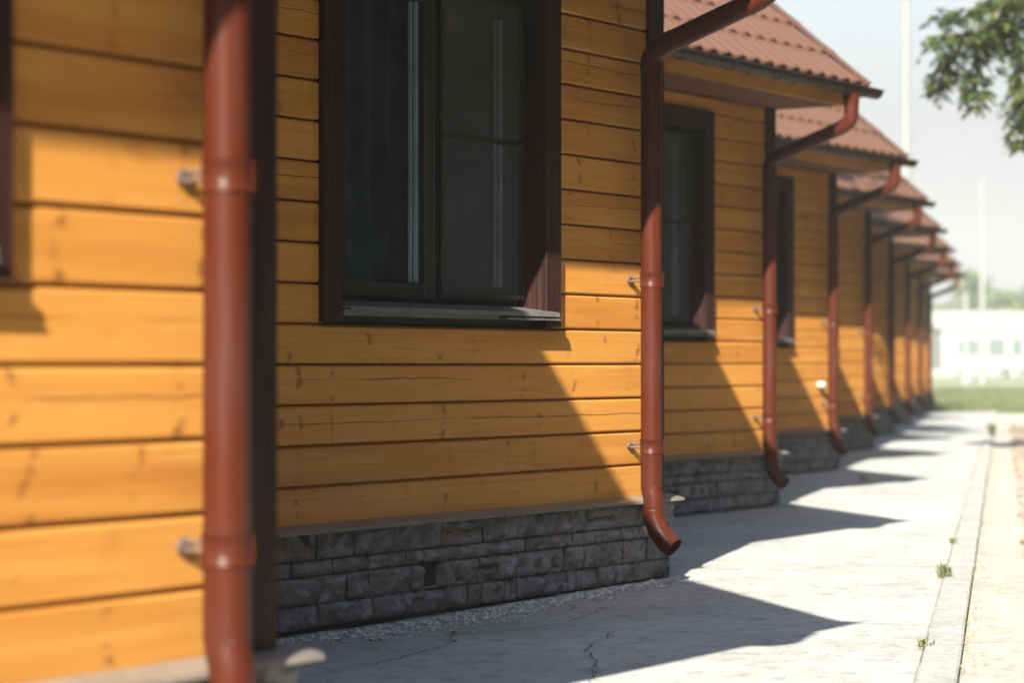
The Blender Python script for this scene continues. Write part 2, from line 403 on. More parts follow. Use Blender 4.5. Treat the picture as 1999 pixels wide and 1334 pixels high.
def make_cottage():
    rng = random.Random(3)
    root = empty('timber_cottage')
    f = MB(); plank_rows(f, -W, -.012, rng, (WX0+.02, WX1-.02, WZ0+.03, WZ1-.03), {0: [-2.456], 1: [-1.69], 2: [-2.456], 4: [-3.9], 6: [-4.2], 9: [-1.5], 13: [-.6]})
    wall = f.build('wall', M['wood'], root)
    # solid body behind the boards, with the window opening left free
    b = MB()
    for q in ((-W, OX0-.01, .05, .18, 0, 2.80), (OX1+.01, -.02, .05, .18, 0, 2.80), (OX0-.01, OX1+.01, .05, .18, 0, OZ0-.02), (OX0-.01, OX1+.01, .05, .18, OZ1+.01, 2.80)): b.box(*q)
    b.box(-W, -W+.1, .181, DEP-.1, 0, 2.8); b.box(-W+.101, -.03, DEP-.1, DEP, 0, 2.8); b.box(-W, -.02, .181, DEP-.1, 2.72, 2.80)
    b.box(-W+.101, -.14, .181, DEP-.101, .2, .3)
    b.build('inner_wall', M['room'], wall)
    g = MB(); gable(g, -.13, -.0005); g.build('side_wall', M['wood'], root)
    g = MB(); gable(g, -W, -W+.03); g.build('side_wall', M['wood'], root)
    cb = MB(); cb.box(-.125, .004, -.022, .0235, Z0+.012, 2.797, .003); cb.box(.0005, .018, .0240, .16, Z0+.012, 2.797)
    cb.build('corner_board', M['trim'], root)
    # plinth
    X0 = -W; length = W+.05
    hu = (-1.93-X0, -1.80-X0)
    U, Zg, H, C = plinth_face(11, length, hu)
    # soften the outside corner
    ed = np.clip((length-U)/.03, 0, 1)**.5
    P = np.stack([X0+U + (1-ed)*0, -.020-H*ed, Zg], -1)
    pl = grid_mesh('plinth', P, C, M['stone'], root)
    U, Zg, H, C = plinth_face(23, DEP)
    P = np.stack([.022+H, -.035+U, Zg], -1); grid_mesh('plinth_side', P, C, M['stone'], pl)
    core = MB(); core.box(-W, .03, -.012, DEP-.02, -.05, .36); core.build('plinth_core', M['stone'], pl)
    cp = MB()
    xs = [-W, -4.4, -3.35, -2.28, -1.24, .085]
    for i, (a, b2) in enumerate(zip(xs[:-1], xs[1:])):
        j = (.0015 if i % 2 else 0)
        prof = [(.004, .392+j), (-.082, .374+j), (-.086, .362), (-.0795, .362), (-.079, .3705), (.004, .386)]
        cp.prism(prof[::-1], a+.001, b2-.001)
    cp.box(.018, .084, .005, DEP, .3725, .386)
    cp.build('plinth_cap', M['cap'], pl)
    # window
    wn = MB(); c = .004
    wn.box(WX0, OX0-.021, -.028, .16, WZ0, WZ1, c); wn.box(OX0-.0205, OX0, -.027, .16, OZ0, WZ1, c); wn.box(OX1, WX1, -.028, .16, WZ0, WZ1, c); wn.box(OX0+.0005, OX1-.0005, -.026, .16, OZ1, WZ1, c)
    win = wn.build('window', M['trim'], root)
    s = MB(); s.prism([(.13, OZ0+.004), (-.068, OZ0-.026), (-.071, OZ0-.044), (-.065, OZ0-.044), (-.063, OZ0-.033), (.13, OZ0-.008)][::-1], OX0-.02, -.962)
    s.box(OX0+.002, OX1-.002, -.02, .12, OZ0-.060, OZ0-.036); s.prism([(-.0005, OZ0-.048), (-.072, OZ0-.053), (-.072, OZ0-.060), (-.0005, OZ0-.060)][::-1], OX1-.35, -.958)
    s.build('sill', M['sill'], win)
    FY = .098
    fr = MB()
    mid = -1.655
    def ring(x0, x1, z0, z1, w_, y0, y1): 
        fr.box(x0, x0+w_, y0, y1, z0, z1, .004); fr.box(x1-w_, x1, y0, y1, z0, z1, .004)
        fr.box(x0+w_, x1-w_, y0+.0005, y1, z0, z0+w_, .004); fr.box(x0+w_, x1-w_, y0+.0005, y1, z1-w_, z1, .004)
    ring(OX0, OX1, OZ0-.01, OZ1, .045, FY+.02, FY+.085)
    ring(OX0+.035, mid, OZ0+.02, OZ1-.03, .062, FY, FY+.07); ring(mid+.002, OX1-.035, OZ0+.02, OZ1-.03, .062, FY+.0008, FY+.07)
    frame = fr.build('window_frame', M['sash'], win)
    ps = MB(); ps.box(OX0+.09, mid-.055, FY+.030, FY+.034, OZ0+.075, OZ1-.085); ps.build('pane', M['glass'], win)
    ps = MB(); ps.box(mid+.057, OX1-.09, FY+.030, FY+.034, OZ0+.075, OZ1-.085); ps.build('pane', M['glass'], win)
    for (a, b2) in ((OX0+.097, mid-.062), (mid+.064, OX1-.097)):
        sp = MB()
        sp.box(b2-.016, b2, FY+.036, FY+.050, OZ0+.085, OZ1-.095); sp.box(b2-.030, b2-.0205, FY+.052, FY+.066, OZ0+.085, OZ1-.095)
        sp.build('pane_glint', M['glint'], win)  # pale strips; the bright reflected line is put into their colour
    sc_ = MB(); X_, Y_ = mid+.02, OX1-.012; 
    for q in ((X_, X_+.02, OZ0+.03, OZ1-.03), (Y_-.02, Y_, OZ0+.03, OZ1-.03), (X_+.02, Y_-.02, OZ0+.03, OZ0+.05), (X_+.02, Y_-.02, OZ1-.05, OZ1-.03), (X_+.02, Y_-.02, 1.935, 1.955)):
        sc_.box(q[0], q[1], FY-.022, FY-.010, q[2], q[3])
    scf = sc_.build('insect_screen', M['sash'], win)
    nb = MB(); nb.add([(X_+.02, FY-.016, OZ0+.05), (Y_-.02, FY-.016, OZ0+.05), (Y_-.02, FY-.016, OZ1-.05), (X_+.02, FY-.016, OZ1-.05)], [(0, 1, 2, 3)])
    nb.build('screen_mesh', M['screen'], win)
    cu = MB(); nx = 260; rows = 24; vs = []
    ph = [rng.uniform(0, 6) for _ in range(6)]
    for r in range(rows+1):
        t = r/rows
        for i in range(nx+1):
            x = OX0-.05+(OX1-OX0+.1)*i/nx
            xx = x+.05*(1-t)*math.sin(x*2+ph[0])
            y = FY+.135 + .040*math.sin(xx*36+ph[1]+1.2*math.sin(xx*7))*(.4+.6*abs(math.sin(xx*3.1+ph[3]))) + .014*math.sin(xx*83+ph[2])
            vs.append((x, y, .45+(2.65-.45)*t))
    cu.add(vs, [(r*(nx+1)+i, r*(nx+1)+i+1, (r+1)*(nx+1)+i+1, (r+1)*(nx+1)+i) for r in range(rows) for i in range(nx)], True)
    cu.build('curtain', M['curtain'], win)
    # roof: pressed metal tiles, waves along x, a step every 0.35 m up the slope
    rf = MB(); pw, step = .183, .35; RX0, RX1 = -W+.02, .02
    n = int((RX1-RX0)/pw*10); slope = math.hypot(1, TAN); half = (DEP/2-EAVE_Y)*slope; ns = int(half/step)+1
    xs = [RX0+(RX1-RX0)*i/n for i in range(n+1)]
    prof = []                                    # distance up the slope, height above it, offset
    for j in range(ns):
        s0, s1 = j*step, min((j+1)*step, half)
        prof += [(s0, .0), (s0+.001, .022), (s0+.02, .026), (s1-.12, .016), (s1, .004)]
    vs = []
    nrm = Vector((0, -TAN, 1)).normalized(); up = Vector((0, 1, TAN)).normalized()
    for (sd, hh) in prof:
        for x in xs:
            wv = math.cos((x-RX1)/pw*2*math.pi); wv = (wv if wv > 0 else wv*.75)
            p = Vector((x, EAVE_Y, EAVE_Z)) + up*(sd - .012*wv*(1 if hh > .02 else 0)) + nrm*(hh + .013*wv + .01)
            vs.append(p)
    k = n+1
    rf.add(vs, [(a*k+i, a*k+i+1, (a+1)*k+i+1, (a+1)*k+i) for a in range(len(prof)-1) for i in range(n)], True)
    # underside and rear slope
    yr, zr = DEP/2, roof_z(DEP/2)
    rf.prism([(EAVE_Y+.01, EAVE_Z-.022), (yr, zr-.022), (yr, zr-.006), (EAVE_Y+.01, EAVE_Z-.006)], RX0, RX1-.004)
    rf.prism([(yr, zr-.02), (DEP-EAVE_Y, EAVE_Z-.02), (DEP-EAVE_Y, EAVE_Z+.02), (yr, zr+.025)], RX0, RX1-.004)
    roof = rf.build('roof', M['tile'], root)
    vt = MB()
    vt.prism([(EAVE_Y-.008, EAVE_Z-.03), (yr, zr-.035), (yr, zr+.05), (EAVE_Y-.008, EAVE_Z+.045)], RX1-.002, RX1+.014)
    vt.prism([(EAVE_Y-.008, EAVE_Z+.037), (yr, zr+.042), (yr, zr+.052), (EAVE_Y-.008, EAVE_Z+.047)], RX1-.09, RX1-.0025)
    vt.build('verge_trim', M['tile'], roof)
    rc = MB(); rc.tube([(RX0, yr, zr+.03), (RX1+.01, yr, zr+.03)], .08, 14); rc.build('ridge_cap', M['tile'], roof)
    fa = MB(); fa.box(-W+.01, .045, -.53, -.505, 2.795, 3.01, .003); fa.build('fascia', M['wood'], roof)
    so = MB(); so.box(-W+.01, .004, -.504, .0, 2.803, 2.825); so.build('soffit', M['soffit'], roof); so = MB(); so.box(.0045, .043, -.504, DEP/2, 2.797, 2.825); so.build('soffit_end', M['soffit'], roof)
    # gutter, half round
    gt = MB(); gy, gz, gr = -.742, 2.884, .052; ga, gb = -W+.03, .115
    def gprof(r0, r1): 
        o = [(gy-r0*math.cos(a*math.pi/12), gz-r0*math.sin(a*math.pi/12)) for a in range(13)]
        i = [(gy+r1*math.cos(a*math.pi/12), gz-r1*math.sin(a*math.pi/12)) for a in range(13)]
        return o+i
    gt.prism(gprof(gr, gr-.003), ga, gb)
    gt.tube([(ga, gy-gr-.004, gz+.004), (gb, gy-gr-.004, gz+.004)], .008, 8)
    disc = [(gy-gr*math.cos(a*math.pi/12), gz-gr*math.sin(a*math.pi/12)) for a in range(13)]
    gt.prism(disc, gb+.0005, gb+.006); gt.prism(disc, ga-.006, ga-.0005)
    gut = gt.build('gutter', M['gutter'], root)
    for i in range(9):
        x = -.12-i*.62
        hb = MB(); pr = [(gy-(gr+.006)*math.cos(a*math.pi/12), gz-(gr+.006)*math.sin(a*math.pi/12)) for a in range(13)]
        pr += [(gy+(gr+.001)*math.cos(a*math.pi/12), gz-(gr+.001)*math.sin(a*math.pi/12)) for a in range(13)]
        hb.prism(pr, x, x+.025); hb.box(x, x+.025, gy+gr+.001, -.501, gz-.01, gz+.02); hb.build('gutter_hook', M['gutter'], gut)
    # downpipe
    dp = MB(); r = .0485; px = -SP
    main = [(px, -PO, .44), (px, -PO, 2.36)]
    dp.tube(main, r, 36, cap=False)
    dp.tube(smooth_path([(px, -PO, 2.33), (px, -PO, 2.37), (px, -PO-.022, 2.415), (px, -PO-.075, 2.447), (px, -PO-.12, 2.463)], 5), r+.0015, 36, .002)
    dp.tube([(px, -PO-.10, 2.456), (px, gy+.10, 2.600)], r, 36, .002)
    dp.tube(smooth_path([(px, gy+.12, 2.593), (px, gy+.06, 2.618), (px, gy+.012, 2.655), (px, gy, 2.71), (px, gy, 2.76)], 5), r+.0015, 36, .002)
    dp.tube([(px, gy, 2.745), (px, gy, 2.80), (px, gy, 2.84)], [r+.003, r+.006, r+.020], 36, .003)
    # foot: flattened offset, then the shoe
    dp.tube(smooth_path([(px, -PO, .47), (px, -PO-.001, .43), (px, -PO-.012, .385), (px, -PO-.014, .33)], 5), r-.001, 36, .002)
    sh = smooth_path([(px, -PO-.014, .345), (px, -PO-.017, .30), (px, -PO-.038, .245), (px, -PO-.077, .197), (px, -PO-.117, .166)], 7)
    dp.tube(sh, r+.0015, 40, .0025)
    pipe = dp.build('downpipe', M['pipe'], root)
    def collar(z0, z1, rr=.0025, y=-PO):
        c = MB(); c.tube([(px, y, z0), (px, y, z0+.004), (px, y, z0+.006), (px, y, z1-.006), (px, y, z1-.004), (px, y, z1)], [r+rr+.002, r+rr+.002, r+rr, r+rr, r+rr+.002, r+rr+.002], 36, .002)
        return c
    for zc in (1.375, .618):
        c = collar(zc-.028, zc+.038)
        c.box(px+.020, px+.023, -PO-.051, -PO-.03, zc-.028, zc+.038)
        c.box(px+.0235, px+.028, -PO-.051, -PO-.03, zc-.027, zc+.037)
        cb_ = c.build('pipe_clamp', M['pipe'], pipe)
        bk = MB(); bk.tube([(px-.01, -PO+.04, zc), (px-.01, -.010, zc)], .006, 10); bk.tube([(px-.01, -PO+.04, zc+.017), (px-.01, -.010, zc+.017)], .006, 10)
        bk.tube([(px-.01, -.014, zc+.008), (px-.01, -.001, zc+.008)], .019, 6)
        bk.build('bracket', M['steel'], pipe)
    for zc in (2.31,): collar(zc-.006, zc+.006, .001).build('pipe_joint', M['pipe'], pipe)
    collar(.332, .346, .001, -PO-.014).build('pipe_joint', M['pipe'], pipe)
    for (yy, zz, dx) in ((-PO-r*.72, .44, -.028), (-PO-.018-r*.75, .262, -.03)):
        rv = MB(); rv.tube([(px+dx, yy+.004, zz), (px+dx, yy-.006, zz)], .004, 8)
        rv.build('rivet', M['steel'], pipe)
    return root

RZ = math.pi/2-TH
P2 = Vector((.6326, 10.977)); D = Vector((1.185, 5.81)); off = Vector((SP*dv.x-PO*nv.x, SP*dv.y-PO*nv.y))
spots = [Vector((-.5313, 5.2846))*.982]
for i in range(8):
    p = P2+D*i+off
    if i == 1: p.x -= .03
    spots.append(p)
labels = [
 'nearest orange timber cottage, its sunlit boards and thick downpipe filling the left of the picture',
 'second orange timber cottage, in sharp focus with the large curtained window and dark stone plinth',
 'third orange timber cottage, its tiled eave showing just right of the sharp downpipe',
 'fourth orange timber cottage, with a pale ball painting a blurred lamp low on its wall',
 'fifth orange timber cottage, its small tiled roof the last before the roofs in shade',
 'sixth orange timber cottage, the first in the row with its roof mostly in grey shade',
 'seventh orange timber cottage, third from the far end of the row',
 'eighth orange timber cottage, last but one, squeezed beside the end cottage',
 'ninth and farthest orange timber cottage, at the grassy end of the path']
proto = make_cottage()
roots = [proto]+[copy_tree(proto) for _ in spots[1:]]
for i, p in enumerate(spots):
    o = roots[i]
    o.location = (p.x, p.y, 0); o.rotation_euler = (0, 0, RZ)
    tag(o, labels[i], 'cottage', 'orange timber cottages stepping back along the path')
    if i == 0:                                   # this one's window is a little wider towards the corner
        for c in kids(o):
            if c.name.startswith('window'): c.scale.x = 1.0666; c.location.x = WX0*(1-1.0666)
    if i == 3:
        lm = MB(); ring = [(-.33, -.03, .80), (-.33, -.045, .80), (-.33, -.07, .80), (-.33, -.085, .80)]
        lm.tube([(-.36, 0.0, .80), (-.36, -.02, .80), (-.36, -.05, .80), (-.36, -.07, .80), (-.36, -.078, .80)], [.025, .034, .034, .026, .01], 20); lm.build('highlight_ball', M['highlight'], o)  # pale ball: a blurred highlight put into colour and shape

# ---------------------------------------------------------------- ground
def sheet(name, pts, z, mat, sub=1):
    m = MB(); m.add([(x, y, z) for x, y in pts], [tuple(range(len(pts)))]); o = m.build(name, mat); tag(o, kind='structure'); return o
sheet('ground', [(-500, -60), (500, -60), (500, 1200), (-500, 1200)], -.03, M['grass'])
ax = (.2035)                                     # the path's run: x grows .2035 per metre of y
def rx(y, k): return k + ax*(y-10.98)
KL, KR = 1.953, 2.085
PE = 50.5
# path, slightly uneven, with cracks let into the same mesh
pm = MB(); 
def pz(x, y): return -.008 + .006*math.sin(x*1.7+y*.6)+.004*math.sin(x*3.9-y*1.3)
ys = [-6+i*.45 for i in range(int((PE+6)/.45)+1)]; K = 40
vs = []
for y in ys:
    for j in range(K+1):
        t = j/K; x = rx(y, KL-.004) - (1-t)*9; e = min(1, (1-t)*8); vs.append((x, y, pz(x, y)*e + (-.004)*(1-e)))
pm.add(vs, [(a*(K+1)+j, a*(K+1)+j+1, (a+1)*(K+1)+j+1, (a+1)*(K+1)+j) for a in range(len(ys)-1) for j in range(K)], True)
F = 4720.
def gpt(px, py): Z = F*1.0/(py-710); return (px-1000)/F*Z, Z      # a point of the ground given where it lies in the view
def crack(pts, w0, mb=pm, seed=1):
    rg = random.Random(seed); P = [Vector(gpt(*p)) for p in pts]; Q = []
    for a, b in zip(P[:-1], P[1:]):
        n = max(2, int((b-a).length/.018))
        for i in range(n): Q.append(a.lerp(b, i/n))
    off_ = 0; Lp = []; Rp = []
    for i, q in enumerate(Q):
        off_ = off_*.86+rg.gauss(0, .0055); t = (Q[min(i+1, len(Q)-1)]-Q[max(i-1, 0)]).normalized(); nn = Vector((-t.y, t.x))
        ww = w0*rg.uniform(.15, 1.)*min(1, i/6, (len(Q)-1-i)/6+.05); c = q+nn*off_
        Lp.append(c+nn*ww); Rp.append(c-nn*ww)
    vs = [(p.x, p.y, pz(p.x, p.y)+.0035) for p in Lp]+[(p.x, p.y, pz(p.x, p.y)+.0035) for p in Rp]; n = len(Lp)
    mb.add(vs, [(n+i, n+i+1, i+1, i) for i in range(n-1)], False, 1)
crack([(700, 1300), (800, 1272), (885, 1250), (890, 1240), (1000, 1228), (1090, 1218), (1150, 1200), (1200, 1183)], .0035, seed=2)
crack([(1155, 1330), (1150, 1300), (1160, 1280), (1152, 1262), (1180, 1238), (1230, 1225)], .0032, seed=3)
crack([(560, 1290), (640, 1300), (760, 1288), (840, 1262)], .003, seed=5)
path = pm.build('path', [M['concrete'], M['crackm']]); tag(path, kind='structure')
# kerb stones with joints: one run, its joints part of the surface
kb = MB(); y = -4.; kg = random.Random(4)
while y < PE:
    y1 = y+1.0; j = kg.uniform(-.003, .003)
    def P4(yy): return (rx(yy, KL)+j, rx(yy, KR)+j)
    a0, b0 = P4(y+.004); a1, b1 = P4(y1-.004); zt = .006+kg.uniform(-.002, .002); c = .008
    vs = [(a0, y+.004, -.08), (b0, y+.004, -.08), (b1, y1-.004, -.08), (a1, y1-.004, -.08), (a0, y+.004, zt-c), (b0, y+.004, zt-c), (b1, y1-.004, zt-c), (a1, y1-.004, zt-c),
          (a0+c, y+.004+c, zt), (b0-c, y+.004+c, zt), (b1-c, y1-.004-c, zt), (a1+c, y1-.004-c, zt)]
    kb.add(vs, [(0,3,2,1),(0,1,5,4),(1,2,6,5),(2,3,7,6),(3,0,4,7),(4,5,9,8),(5,6,10,9),(6,7,11,10),(7,4,8,11),(8,9,10,11)])
    y = y1
tag(kb.build('kerb', M['kerb']), kind='structure')
sheet('verge', [(rx(-6, KR+.006), -6), (rx(-6, KR)+2.6, -6), (rx(40, KR)+2.6, 40), (rx(49, KR)+.8, 49), (rx(49, KR+.006), 49)], -.022, M['verge'])
jo = MB(); 
jo.add([(rx(-5, KL-.005), -5, -.0015), (rx(-5, KL+.001), -5, -.0015), (rx(PE, KL+.001), PE, -.0015), (rx(PE, KL-.005), PE, -.0015)], [(0, 1, 2, 3)])
tag(jo.build('kerb_joint', simple('joint_dirt', (.16, .15, .12), .95, 0, (.28, .26, .22), 6.)), kind='structure')
sheet('dirt_track', [(-30, 112), (60, 112), (90, 128), (-30, 124)], -.02, M['verge'])

# pebbles and crumbs at the foot of the plinth
def ico(mb, c, r, rg, mi=0):
    t = (1+5**.5)/2
    v = [Vector(q).normalized() for q in ((-1,t,0),(1,t,0),(-1,-t,0),(1,-t,0),(0,-1,t),(0,1,t),(0,-1,-t),(0,1,-t),(t,0,-1),(t,0,1),(-t,0,-1),(-t,0,1))]
    s = Vector((rg.uniform(.6, 1.3), rg.uniform(.6, 1.3), rg.uniform(.35, .7)))*r; ro = Matrix.Rotation(rg.uniform(0, 6.3), 3, 'Z')
    vs = [Vector(c)+ro @ Vector((q.x*s.x*rg.uniform(.8, 1.1), q.y*s.y*rg.uniform(.8, 1.1), q.z*s.z)) for q in v]
    mb.add(vs, [(0,11,5),(0,5,1),(0,1,7),(0,7,10),(0,10,11),(1,5,9),(5,11,4),(11,10,2),(10,7,6),(7,1,8),(3,9,4),(3,4,2),(3,2,6),(3,6,8),(3,8,9),(4,9,5),(2,4,11),(6,2,10),(8,6,7),(9,8,1)], False, mi)
pb = MB(); rg = random.Random(12)
C2 = spots[1]
for i in range(2600):
    s = rg.uniform(.1, 3.4); q = .09+abs(rg.gauss(0, .09))*(.5+1.3*math.exp(-((s-1.9)/1.0)**2))
    p = Vector((C2.x, C2.y, 0))-dv*s+nv*q; r = rg.choice((.004, .005, .007, .009, .013))*rg.uniform(.7, 1.3)
    ico(pb, (p.x, p.y, pz(p.x, p.y)+r*.3), r, rg)
for i in range(900):
    y = rg.uniform(6.5, 17); x = rx(y, KL)-rg.uniform(.02, 2.9)*1.; r = rg.uniform(.0015, .0055)*rg.uniform(.5, 1.2); ico(pb, (x, y, pz(x, y)+r*.3), r, rg)
for h in spots[1:7]:                              # larger crumbs of broken render at the corners
    for i in range(14):
        p = Vector((h.x, h.y, 0))+dv*rg.uniform(-.15, .12)+nv*rg.uniform(.07, .16); r = rg.uniform(.006, .020); ico(pb, (p.x, p.y, r*.2), r, rg)
tag(pb.build('gravel', M['pebble']), 'loose grey chips and crumbs along the foot of the stone plinth', 'gravel', kind='stuff')
# ledge of broken screed at the sharp cottage's corner
# ---------------------------------------------------------------- plants
def tint_attr(o, vals):
    a = o.data.attributes.new('tint', 'FLOAT', 'FACE'); a.data.foreach_set('value', vals)
def weed(x, y, n, h, label, seed):
    rg = random.Random(seed); m = MB(); 
    for i in range(n):
        a = rg.uniform(0, 6.283); l = h*rg.uniform(.5, 1); lean = rg.uniform(.2, .9); b = Vector((x+rg.gauss(0, .012), y+rg.gauss(0, .03), 0))
        dr = Vector((math.cos(a), math.sin(a), 0)); sd = Vector((-dr.y, dr.x, 0))*.0035
        p1 = b+dr*l*lean*.35+Vector((0, 0, l*.6)); p2 = b+dr*l*lean+Vector((0, 0, l*(1-lean*.4)))
        m.add([b-sd, b+sd, p1+sd, p1-sd, p2], [(0, 1, 2, 3), (3, 2, 4)])
    o = m.build('grass_tuft', M['blade']); tint_attr(o, [rg.random() for _ in m.f]); tag(o, label, 'weed', 'grass tufts growing in the kerb joint'); return o
for px, py, n, h, lb in ((1845, 1128, 60, .09, 'green grass tuft in the kerb joint, the middle one of the near stretch'), (1803, 1262, 34, .035, 'lowest and nearest small grass tuft in the kerb joint'),
                     (1862, 1062, 26, .05, 'thin grass tuft in the kerb joint just beyond the green one'), (1937, 852, 120, .26, 'tall bushy weed at the far end of the kerb')):
    X, Y = gpt(px, py); weed(X, Y, n, h, lb, int(px))
def sprig(x, y, label, seed, h=.05):
    rg = random.Random(seed); m = MB()
    for i in range(16):
        a = rg.uniform(0, 6.283); d_ = Vector((math.cos(a), math.sin(a), 0)); b = Vector((x, y, .0)); l = h*rg.uniform(.5, 1); up_ = Vector((0, 0, rg.uniform(.2, .9)*h)); sd = Vector((-d_.y, d_.x, 0))*l*.22
        m.add([b+up_*.6, b+d_*l*.5+sd+up_, b+d_*l+up_*.9, b+d_*l*.5-sd+up_], [(0, 1, 2, 3)])
    o = m.build('weed', M['blade']); tint_attr(o, [rg.random() for _ in m.f]); tag(o, label, 'weed'); return o
X, Y = gpt(884, 1246); sprig(X, Y, 'tiny weed in the crack of the shaded concrete before the sharp plinth', 1, .03)
X, Y = gpt(1688, 945); sprig(X, Y, 'small leafy weed on the sunlit path between two house shadows', 2, .08)

def leafy(m, p, ax_, ln, rg, tv, nlf=5, size=.075):
    """one compound leaf: a few pointed leaflets along a drooping stalk"""
    ax_ = ax_.normalized(); side = ax_.cross(Vector((0, 0, 1))); side = side.normalized() if side.length > .01 else Vector((1, 0, 0))
    t0 = min(1, max(0, rg.gauss(.35, .25)))
    for k in range(nlf):
        t = (k//2+1)/(nlf//2+1); b = p+ax_*ln*t*.8+Vector((0, 0, -.25*ln*t*t)); sg = 1 if k % 2 else -1
        dr = (ax_*.6+side*sg*.9+Vector((0, 0, rg.uniform(-.9, -.1)))).normalized() if k < nlf-1 else (ax_+Vector((0, 0, -.5))).normalized()
        l = size*rg.uniform(.7, 1.25); sd = dr.cross(Vector((rg.uniform(-.6, .6), rg.uniform(-.6, .6), 1))).normalized()*l*.24; up_ = dr.cross(sd).normalized()*l*.08
        m.add([b, b+dr*l*.35+sd+up_, b+dr*l, b+dr*l*.35-sd+up_], [(0, 1, 2), (0, 2, 3)]); tv += [min(1, max(0, t0+rg.uniform(-.1, .1)))]*2
def limb(m, a, b, r0, r1, rg, n=7, wob=.06):
    pts = [a.lerp(b, i/(n-1))+Vector((rg.gauss(0, wob), rg.gauss(0, wob), rg.gauss(0, wob)))*(0 if i in (0, n-1) else 1) for i in range(n)]
    m.tube(pts, [r0+(r1-r0)*i/(n-1) for i in range(n)], 8); return pts
def near_tree():
    rg = random.Random(21); root = empty('maple_tree', (7.3, 24.5, 0))
    tag(root, 'leafy tree whose drooping branches hang into the upper right corner', 'tree')
    O = Vector((0, 0, 0)); tm = MB()
    fork = Vector((-.2, 0, 2.6)); tm.tube([(0, 0, -.05), (.02, 0, .3), (-.05, .03, 1.3), fork], [.24, .17, .15, .13], 14); tm.tube([fork, (-.1, .1, 4.2), (.2, .2, 6.5), (.1, .3, 8.)], [.13, .11, .07, .03], 10)
    tm.build('trunk', M['bark'], root)
    bm_ = MB(); lm = MB(); tv = []
    ends = []
    # the limbs that reach over the path: each given by its tip in the view at about the tree's distance
    def vp(px, py, Z): return Vector(((px-1000)/F*Z, Z, 1-(py-710)/F*Z))-Vector((7.3, 24.5, 0))
    tips = [((1985, -60, 24), [(1930, 0, 24.0), (1880, 20, 24.1), (1835, 25, 24.2)]),
            ((1985, -40, 23.5), [(1940, 40, 23.6), (1905, 60, 23.6), (1860, 65, 23.7), (1820, 72, 23.7)]),
            ((1990, -20, 24), [(1925, 60, 24.), (1880, 85, 24.1), (1850, 112, 24.2), (1842, 145, 24.2), (1815, 160, 24.3)]),
            ((1990, 0, 24), [(1945, 55, 24.), (1912, 100, 23.9), (1908, 140, 23.9), (1905, 170, 24.), (1900, 200, 24.1)]),
            ((1995, 10, 24), [(1975, 60, 24.), (1985, 110, 24.), (1990, 170, 23.8), (1995, 220, 23.8), (1985, 270, 23.8)]),
            ((2030, 0, 24), [(2010, 80, 23.8), (2000, 150, 23.6), (2005, 230, 23.6), (1998, 280, 23.6)]),
            ((1995, -60, 25), [(1960, 10, 25.), (1950, 60, 25.), (1970, 90, 25)])]
    for st_, pts in tips:
        s = vp(*st_); P = [vp(*p) for p in pts]; limb(bm_, fork, s, .055, .03, rg, 8, .08)
        path_ = smooth_path([s]+P, 7); bm_.tube(path_, [.022-.018*i/(len(path_)-1) for i in range(len(path_))], 6)
        for i, q in enumerate(path_):
            for k in range(4):
                a = rg.uniform(0, 6.283); dr = Vector((math.cos(a), math.sin(a)*.9, rg.uniform(-.9, .15)))
                leafy(lm, q+Vector((rg.gauss(0, .055), rg.gauss(0, .12), rg.gauss(-.02, .045))), dr, rg.uniform(.08, .17), rg, tv, 5, .085)
    # the rest of the crown, beyond the picture's edge
    for i in range(46):
        a = rg.uniform(0, 6.283); rr = rg.uniform(1.2, 3.1); z = rg.uniform(3.6, 8.6)
        e = Vector((math.cos(a)*rr*(1.1-abs(z-5.8)/6), math.sin(a)*rr*(1.1-abs(z-5.8)/6), z))
        if e.x < -1.7 and z < 6.: continue
        limb(bm_, Vector((0, .1, rg.uniform(2.7, min(6.5, z)))), e, .04, .012, rg, 6, .1)
        for k in range(190):
            q = e+Vector((rg.gauss(0, .42), rg.gauss(0, .42), rg.gauss(-.1, .36)))
            if q.x < -1.8 and q.z < 6: continue
            a2 = rg.uniform(0, 6.283); leafy(lm, q, Vector((math.cos(a2), math.sin(a2), rg.uniform(-.7, .2))), .13, rg, tv, 4, .085)
    bm_.build('limb', M['bark'], root); o = lm.build('crown', M['leaf'], root); tint_attr(o, tv)
    return root
near_tree()

def roof_tree():
    rg = random.Random(8); root = empty('leaning_tree', (-6.2, 24.5, 0)); tag(root, 'tall tree leaning over the middle roofs and dappling them with shade', 'tree')
    t = MB(); t.tube([(0, 0, -.1), (.1, 0, 3), (.6, -.5, 6), (2.2, -1.2, 7.8), (4.6, -2., 9)], [.28, .24, .18, .12, .06], 12); t.build('trunk', M['bark'], root)
    m = MB(); lm = MB(); tv = []
    for i in range(26):
        a = rg.uniform(0, 6.283); e = Vector((6.5+math.cos(a)*2.6*rg.random()**.5, -2.4+math.sin(a)*3.2*rg.random()**.5, 9.3+rg.gauss(0, .7)))
        limb(m, Vector((rg.uniform(2, 4.6), -1.6, 8.3)), e, .05, .012, rg, 6, .1)
        for k in range(150):
            a2 = rg.uniform(0, 6.283); leafy(lm, e+Vector((rg.gauss(0, .33), rg.gauss(0, .33), rg.gauss(0, .25))), Vector((math.cos(a2), math.sin(a2), -.3)), .16, rg, tv, 4, .12)
    m.build('limb', M['bark'], root); o = lm.build('crown', M['leaf'], root); tint_attr(o, tv)
roof_tree()

